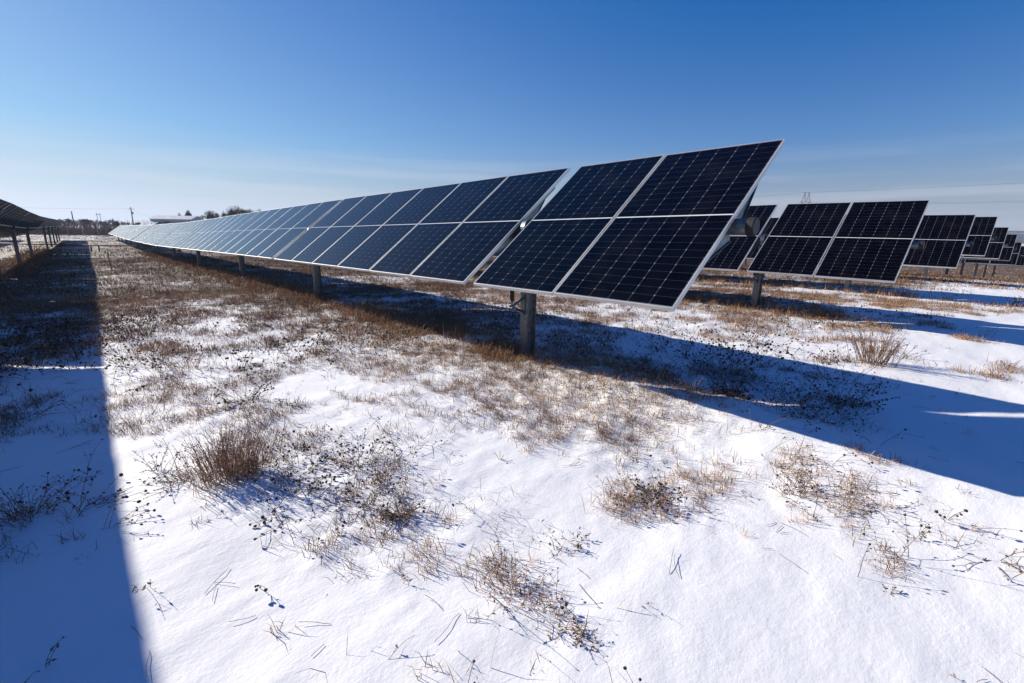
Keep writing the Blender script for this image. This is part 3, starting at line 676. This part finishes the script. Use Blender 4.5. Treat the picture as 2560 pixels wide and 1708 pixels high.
# trees behind the shed and beyond the first row
g1='conifers behind the field'; g2='bare trees behind the field'
conifer('spruce_tree',37.0,289.5,7.6,'smaller of two dark spruces rising over the shed roof',.34,g1)
conifer('spruce_tree',40.4,286.5,9.0,'larger, broader spruce rising over the shed roof',.55,g1)
for i,(u,D_,tp,w) in enumerate([(522,225,8.4,.37),(531,228,7.6,.42),(545,232,7.0,.39),(554,226,7.4,.45),(566,230,8.3,.37),(576,224,9.6,.42),(585,228,9.0,.45)]):
    # stand them along the same wood edge, ~225 m off
    x=46+ (u-522)*.158; y=266-(u-522)*.05+rngF.uniform(-3,3)
    conifer('spruce_tree',x,y,tp+.3,['first and sharpest','second, stout','third, short','fourth, squat','fifth','sixth and tallest','last, rightmost'][i]+' dark conifer of the clump above the first row',w,g1)
for i,(u,tp) in enumerate([(515,7.6),(540,9.2),(560,9.4),(592,11.2),(603,11.8),(614,12.0),(626,11.6),(638,11.0),(652,10.2),(664,9.6)]):
    x=46+(u-522)*.158; y=272-(u-522)*.05
    bare_tree('bare_tree',x,y,tp+.1,['thin bare tree left of the conifer clump','bare tree rising between the first conifers','bare tree behind the middle conifers','bare tree just right of the conifers','tall bare tree in the rounded grove','tallest bare tree in the rounded grove','bare tree on the crest of the grove','bare tree on the right slope of the grove','low bare tree where the grove meets the panels','last bare tree of the grove, touching the panel tops'][i],.5,5,g2)
bare_tree('bare_tree',1.2,208.5,4.9,'lone rounded bare tree on the left horizon between two poles',.5,5,g2,3)
for i,(x,y,tp,l_) in enumerate([(-5.6,215,3.2,'small bare tree above the end of the left row'),(-3.4,214,3.0,'second small bare tree right of the one above the left row'),(8.8,222,3.3,'low bare tree left of the tall pole'),(13.3,196,2.4,'bush-like bare tree in front of the annex'),(24.2,224,3.3,'bare tree against the shed wall, left'),(29,222,2.9,'small bare tree against the shed wall, right'),(5.2,200,2.6,'scrubby tree behind the fence'),(7.2,170,2.0,'scrubby tree right behind the fence post')]):
    bare_tree('bare_tree',x,y,tp,l_,.5,5,g2)
# scrub behind the fence: many stems, one mass
S=[];T=[];Cc=[];o=0
for _ in range(5200):
    t=rngF.uniform(-14,26); x=t; y=140-.78*t+rngF.uniform(1,16); z=float(base_h(x,y))
    hh=rngF.uniform(.6,2.6)*(1.0 if rngF.random()<.8 else 1.5)
    a=rngF.uniform(0,6.28); w=.035
    lx,ly=rngF.gauss(0,.3)*hh,rngF.gauss(0,.3)*hh
    S+=[(x-w,y,z),(x+w,y,z),(x+lx*.5-w,y+ly*.5,z+hh*.55),(x+lx*.5+w,y+ly*.5,z+hh*.55),(x+lx,y+ly,z+hh)]
    T+=[(o,o+1,o+3),(o,o+3,o+2),(o+2,o+3,o+4)]; c=rngF.random(); Cc+=[c]*5; o+=5
me=bigmesh('scrub',S,T,M['brush'],Cc); tag(link('scrub',me),'brown leafless scrub massed behind the wire fence','scrub',kind='stuff')
# wire fence
fr=empty('wire_fence',(0,134,float(base_h(0,134))),'wire mesh fence with steel posts closing the far end of the field','fence')
R0=Vector(fr.location); ps=[]
for i in range(-9,12):
    x=i*2.35; y=134-.8*x; z=float(base_h(x,y)); ps.append(Vector((x,y,z))-R0)
pm=MB(); pm.tube([(0,0,-.1),(0,0,2.25)],.045,6); pme=pm.mesh('post',M['fence'])
for p in ps: link('post',pme,fr).location=p
wm=MB()
for a,b in zip(ps[:-1],ps[1:]):
    for h_ in (.1,2.2): wm.tube([a+Vector((0,0,h_)),b+Vector((0,0,h_))],.02,4)
wm.build('rail',M['fence'],fr)
wm=MB()
for a,b in zip(ps[:-1],ps[1:]):
    for k in range(12):
        f0,f1=k/12,(k+1.5)/12
        wm.tube([a.lerp(b,f0)+Vector((0,0,.12)),a.lerp(b,min(1,f1))+Vector((0,0,2.18))],.007,3,cap=False)
        wm.tube([a.lerp(b,min(1,f1))+Vector((0,0,.12)),a.lerp(b,f0)+Vector((0,0,2.18))],.007,3,cap=False)
wm.build('mesh',M['fence'],fr)
# snowy road bank behind the scrub
b=MB(); b.add([(-60,215,-1.1),(60,125,-1.0),(62,129,-.15),(-60,219,-.25),(64,134,-.15),(-60,224,-.25)],[(0,1,2,3),(3,2,4,5)])
tag(b.build('road',M['road']),'snow covered road bank running behind the scrub','road',kind='structure')
# poles
def pole(name,x,y,top,label,arm=True,can=False,r=.14):
    z=float(base_h(x,y)); root=empty(name,(x,y,z),label,'pole','utility poles')
    p=MB(); p.tube([(0,0,0),(0,0,top-z)],[r,r*.65],8); p.build('shaft',M['wood'],root)
    if arm:
        a=MB(); a.box((-1.0,-.06,top-z-.7),(1.0,.06,top-z-.58)); a.build('crossarm',M['wood'],root)
    if can:
        c=MB(); c.tube([(.32,0,top-z-2.5),(.32,0,top-z-1.6)],.27,10); c.build('transformer',M['fence'],root)
    return root
pole('utility_pole',14.3,225.3,7.3,'tall utility pole with a transformer can, left of the shed',True,True,.2)
pole('utility_pole',-1.7,197.2,4.8,'plain pole on the left horizon, next to the lone bare tree',False,False,.19)
hf=empty('h_frame_pole',(12,547.8,float(base_h(12,547.8))),'faint two-legged power pylon between the bare tree and the tall pole','pylon'); p=MB()
zb=float(base_h(12,547.8))
for s in(-1.0,1.0): p.tube([(s,0,0),(s,0,9.7-zb)],.2,6)
p.build('leg',M['wood'],hf); p=MB(); p.box((-1.9,-.15,8.3-zb),(1.9,.15,8.6-zb)); p.build('crossarm',M['wood'],hf)
# transmission tower to the right
tx_,ty_=469.0,140.5; tz=float(base_h(tx_,ty_))
tw=empty('transmission_tower',(tx_,ty_,tz),'steel transmission tower head with two peaks above the second row of panels','pylon')
dr=Vector((.27,-.963,0)).normalized(); dr=Vector((.7426,-.6696,0)).normalized()
tm=MB(); T_=lambda a,hh,b=0: dr*a+Vector((-dr.y,dr.x,0))*b+Vector((0,0,hh-tz))
top,low=36.9,28.8
r0=.12
for s in(-1,1):
    for (a0,a1) in ((-3.4,-1.9),(-.5,-1.7)):
        for b_ in(-.7,.7): tm.tube([T_(s*-a0,low,b_),T_(s*-a1,top,b_*.4)],r0,4)
    tm.tube([T_(s*2.9,31.5,0),T_(s*.9,31.8,0)],r0*.7,4); tm.tube([T_(s*2.4,33.8,0),T_(s*1.2,34.0,0)],r0*.7,4)
tm.tube([T_(-5.2,low,0),T_(5.2,low,0)],r0*1.3,4); tm.tube([T_(-5.2,low,0),T_(-3.0,30.4,0)],r0*.7,4); tm.tube([T_(5.2,low,0),T_(3.0,30.4,0)],r0*.7,4)
tm.tube([T_(-2.4,top,0),T_(2.4,top,0)],r0,4)
tm.build('head_frame',M['tower'],tw)
tm=MB()
for s in(-1,1):
    for b_ in(-1,1): tm.tube([T_(s*3.1,low,b_),T_(s*.8,4,b_*.5),T_(s*.6,tz,0)],.25,4)
for k in range(6):
    f=k/6; g_=(k+1)/6; e=lambda q:(3.1-2.4*q)
    tm.tube([T_(-e(f),low-24*f,0),T_(e(g_),low-24*g_,0)],.1,4); tm.tube([T_(e(f),low-24*f,0),T_(-e(g_),low-24*g_,0)],.1,4)
tm.build('legs',M['tower'],tw)
def wire(name,a,b,sag,label,r=.06):
    a=Vector(a);b=Vector(b); m=MB(); pts=[]
    for i in range(25):
        t=i/24; p=a.lerp(b,t)-a; p.z-=sag*4*t*(1-t); pts.append(p)
    m.tube(pts,r,4); o=m.build(name,M['wire']); o.location=a; tag(o,label,'power line','overhead power lines'); return o
far_=Vector((430,-160,0))
E_=Vector((tx_,ty_,0))
wire('power_line',E_+T_(2.2,36.9)+Vector((0,0,tz)),(430,-120,38),1.5,'single high wire leaving the tower top toward the right edge',.045)
wire('power_line',E_+T_(-2.2,36.9)+Vector((0,0,tz)),(560,420,40),3,'high wire leaving the tower top to the left behind the panels',.06)
for k,(dz,l_) in enumerate([(0,'upper of two close wires crossing the haze at the right edge'),(-.9,'lower of two close wires crossing the haze at the right edge')]):
    wire('power_line',E_+T_(5.0,28.8+dz)+Vector((0,0,tz)),(430,-120,27.2+dz),3.2,l_,.045)
wire('power_line',(14.3,225.3,6.7),(-60,235,7.5),1.0,'thin wire from the tall pole toward the left edge',.016)
wire('power_line',(14.3,225.3,6.9),(24,258,4.2),.6,'service wire sloping from the tall pole down to the shed',.016)
# survey stake
z=gz(.72,27.6); s=empty('survey_stake',(.72,27.6,z),'thin wooden survey stake with orange tip standing in the lane','stake')
s.rotation_euler=(0,rad(-3),0)
m=MB(); m.box((-.02,-.012,-.1),(.02,.012,.68)); m.build('lath',M['lath'],s)
m=MB(); m.box((-.022,-.014,.68),(.022,.014,.80)); m.build('painted_tip',M['orange'],s)
# red pipe run across the gap between tables
zp=gz(.7,54.2)+.50
rp=empty('red_pipe',(.7,54.2,gz(.7,54.2)),'low red pipe run on stub legs crossing the lane between panel tables','pipe')
m=MB(); m.tube([(-30,26,.62),(-7,6.2,.57),(-3,2.9,.53),(0,0,.50),(3,-1.9,.50),(5.5,-2.6,.48),(9,-3.4,.5)],.05,8); m.build('pipe',M['red'],rp)
lg=MB(); lg.box((-.05,-.05,-.2),(.05,.05,.50)); lm=lg.mesh('leg',M['black'])
for x,y in((.12,-.08),(-.38,.36),(-7,6.15),(5.5,-2.6),(-15,13.2),(-23,20)):
    l_=link('leg',lm,rp); l_.location=(x,y,0)
# distant woods: several belts of leafless trees
def belt(name,x0,y0,x1,y1,h0,h1,n,label,seed,wd=14,zoff=0):
    r=random.Random(seed); Vv=[];Tt=[];cc=[];o=0
    for _ in range(n):
        t=r.random(); x=x0+(x1-x0)*t+r.uniform(-wd,wd); y=y0+(y1-y0)*t+r.uniform(-wd,wd)
        z=float(base_h(x,y))+zoff; e=.5+.5*math.sin(t*37+seed)*math.sin(t*91+seed*2)
        hh=r.uniform(.55,1.0)*(h0+(h1-h0)*e); w=hh*r.uniform(.10,.28); c=r.random()
        # lobed crown: stacked jittered rings
        k=6; rings=[(0,.25),(.25,.8),(.55,1.0),(.8,.7),(1.0,.08)]
        for zz,rr in rings:
            for j in range(k):
                a=2*math.pi*j/k+r.uniform(-.3,.3); q=w*rr*r.uniform(.6,1.3)
                Vv.append((x+math.cos(a)*q,y+math.sin(a)*q,z+hh*zz+r.uniform(-.06,.06)*hh)); cc.append(min(1,max(0,c+r.gauss(0,.2))))
        for i in range(4):
            for j in range(k):
                a=o+i*k+j;b_=o+i*k+(j+1)%k; Tt+=[(a,b_,b_+k),(a,b_+k,a+k)]
        o+=k*5
    me=bigmesh(name,Vv,Tt,M['woods'],cc); tag(link(name,me),label,'woods',kind='stuff')
belt('tree_belt',-60,520,260,560,2.2,4.6,900,'dark leafless tree belt along the left horizon',3)
belt('tree_belt',-300,1350,900,1250,8,12,1500,'hazy far woods on the left horizon',4,30)
belt('tree_belt',900,330,1000,-160,3,7,700,'low tree belt on the right horizon under the hills',6,20)
# hills at the right
hv=[];ht=[];nx=90;ny=14
for j in range(ny):
    for i in range(nx):
        t=i/(nx-1); a=rad(60+50*t); Rr=1500+j*110; x=Rr*math.sin(a); y=Rr*math.cos(a)
        prof_=math.sin(math.pi*min(1,j/(ny-1)*1.1)); hh=(24+9*float(vnoise(np.array([t*7]),np.array([j*.4]),4)[0]))*prof_*sst(0,.35,np.array(t)).item()
        hv.append((x,y,-10+hh+float(vnoise(np.array([t*60.]),np.array([j*1.])  ,9)[0])*2.5*prof_))
for j in range(ny-1):
    for i in range(nx-1): q=j*nx+i; ht.append((q,q+1,q+nx+1)); ht.append((q,q+nx+1,q+nx))
hm,nt,bb=mat('wooded_hills'); g=N(nt); geo=g.node('ShaderNodeNewGeometry').outputs['Position']
g.put(bb.inputs['Base Color'],g.mix(g.ramp(g.noise(geo,.006,4,.6),.60,.66),g.mix(g.noise(geo,.05,4),rgb(.045,.05,.065),rgb(.085,.085,.10)),rgb(.75,.76,.78))); bb.inputs['Roughness'].default_value=.9
me=bigmesh('hills',hv,ht,hm,smooth=True); tag(link('hills',me),'low dark wooded hills with snowy clearings at the right horizon','hills',kind='structure')
# haze
hb=MB(); hb.box((-1900,-400,-40),(2700,1900,70))
hmt=bpy.data.materials.new('winter_air'); hmt.use_nodes=True; _t=hmt.node_tree; _t.nodes.clear()
_o=_t.nodes.new('ShaderNodeOutputMaterial'); _v=_t.nodes.new('ShaderNodeVolumePrincipled')
_v.inputs['Color'].default_value=(.68,.82,1,1); _v.inputs['Density'].default_value=.00017; _v.inputs['Anisotropy'].default_value=.2
_t.links.new(_v.outputs[0],_o.inputs['Volume'])
tag(hb.build('haze',hmt),'thin winter haze over the whole field','haze',kind='stuff')

# ------------------------------------------------------------------ light, sky, camera
s=Vector((-.78,2.0,1.0)).normalized()
sun=bpy.data.lights.new('sun','SUN'); sun.energy=5.0; sun.angle=rad(.55); sun.color=(1,.93,.815)
so=bpy.data.objects.new('sun',sun); C.objects.link(so); so.rotation_euler=s.to_track_quat('Z','Y').to_euler(); so.location=(-20,60,30)
wd=bpy.data.worlds.new('World'); sc.world=wd; wd.use_nodes=True; nt=wd.node_tree; g=N(nt)
bg=nt.nodes['Background']
sky=g.node('ShaderNodeTexSky',sky_type='NISHITA'); sky.sun_disc=False
sky.sun_elevation=math.asin(s.z); sky.sun_rotation=math.atan2(s.x,s.y)
sky.altitude=300; sky.air_density=1.0; sky.dust_density=.25; sky.ozone_density=2.5
tc=g.node('ShaderNodeTexCoord').outputs['Generated']
sp=g.node('ShaderNodeSeparateXYZ'); g.put(sp.inputs[0],tc)
# thin high cloud streaks low over the horizon
mp=g.node('ShaderNodeMapping'); mp.inputs['Scale'].default_value=(1.1,1.1,22); g.put(mp.inputs['Vector'],tc)
cn=g.noise(mp.outputs[0],1.7,5,.55)
band=g.m('MULTIPLY',g.ramp(sp.outputs[2],.0,.03),g.m('SUBTRACT',1,g.ramp(sp.outputs[2],.07,.17)))
cf=g.m('MULTIPLY',g.m('MULTIPLY',g.ramp(cn,.40,.64),band),.24)
# deepen the blue away from the sun and keep the glow near it from clipping
sc_=g.node('ShaderNodeSeparateColor'); g.put(sc_.inputs[0],sky.outputs[0])
def tone(ch,off,gain,k):
    if ch==1: off-=.02
    x=g.m('MAXIMUM',g.m('SUBTRACT',g.m('MULTIPLY',sc_.outputs[ch],.1),off),.004)
    if ch==1: x=g.m('MULTIPLY',g.m('POWER',x,1.28),1.25)
    return g.m('DIVIDE',g.m('MULTIPLY',x,gain),g.m('ADD',1.0,g.m('MULTIPLY',x,k)))
cc_=g.node('ShaderNodeCombineColor')
for ch,p in enumerate(((.106,1.0,1.0),(.052,1.06,.68),(-.012,1.42,.62))): g.put(cc_.inputs[ch],tone(ch,*p))
lum=g.m('ADD',g.m('MULTIPLY',sc_.outputs[0],.05),g.m('MULTIPLY',sc_.outputs[1],.05))
lum=g.m('DIVIDE',lum,g.m('ADD',1.0,g.m('MULTIPLY',lum,.42)))
lil=g.node('ShaderNodeCombineColor')
for ch,v in enumerate((.90,.97,1.18)): g.put(lil.inputs[ch],g.m('MULTIPLY',lum,v))
low=g.m('SUBTRACT',1,g.ramp(sp.outputs[2],-.01,.17))
c1=g.mix(g.m('MULTIPLY',low,.95),cc_.outputs[0],lil.outputs[0])
cl=g.mix(cf,c1,rgb(.76,.76,.84))
vm=g.node('ShaderNodeVectorMath',operation='SCALE'); g.put(vm.inputs[0],cl); vm.inputs['Scale'].default_value=10
g.put(bg.inputs['Color'],vm.outputs[0]); bg.inputs['Strength'].default_value=.069
cam=bpy.data.cameras.new('camera'); co=bpy.data.objects.new('camera',cam); C.objects.link(co); sc.camera=co
cam.sensor_width=36; cam.lens=1157.2/2560*36; cam.clip_start=.05; cam.clip_end=8000
f=Vector((0.65376377,0.71933161,-0.23485094)); r=Vector((0.74255958,-0.66958396,0.01620453)); u=Vector((0.14559599,0.18498475,0.97189632))
m=Matrix.Identity(4)
for i in range(3): m[i][0]=r[i]; m[i][1]=u[i]; m[i][2]=-f[i]
m.translation=CAM; co.matrix_world=m
sc.view_settings.view_transform='Standard'; sc.view_settings.look='None'; sc.view_settings.exposure=0.57; sc.view_settings.gamma=1
sc.cycles.max_bounces=6
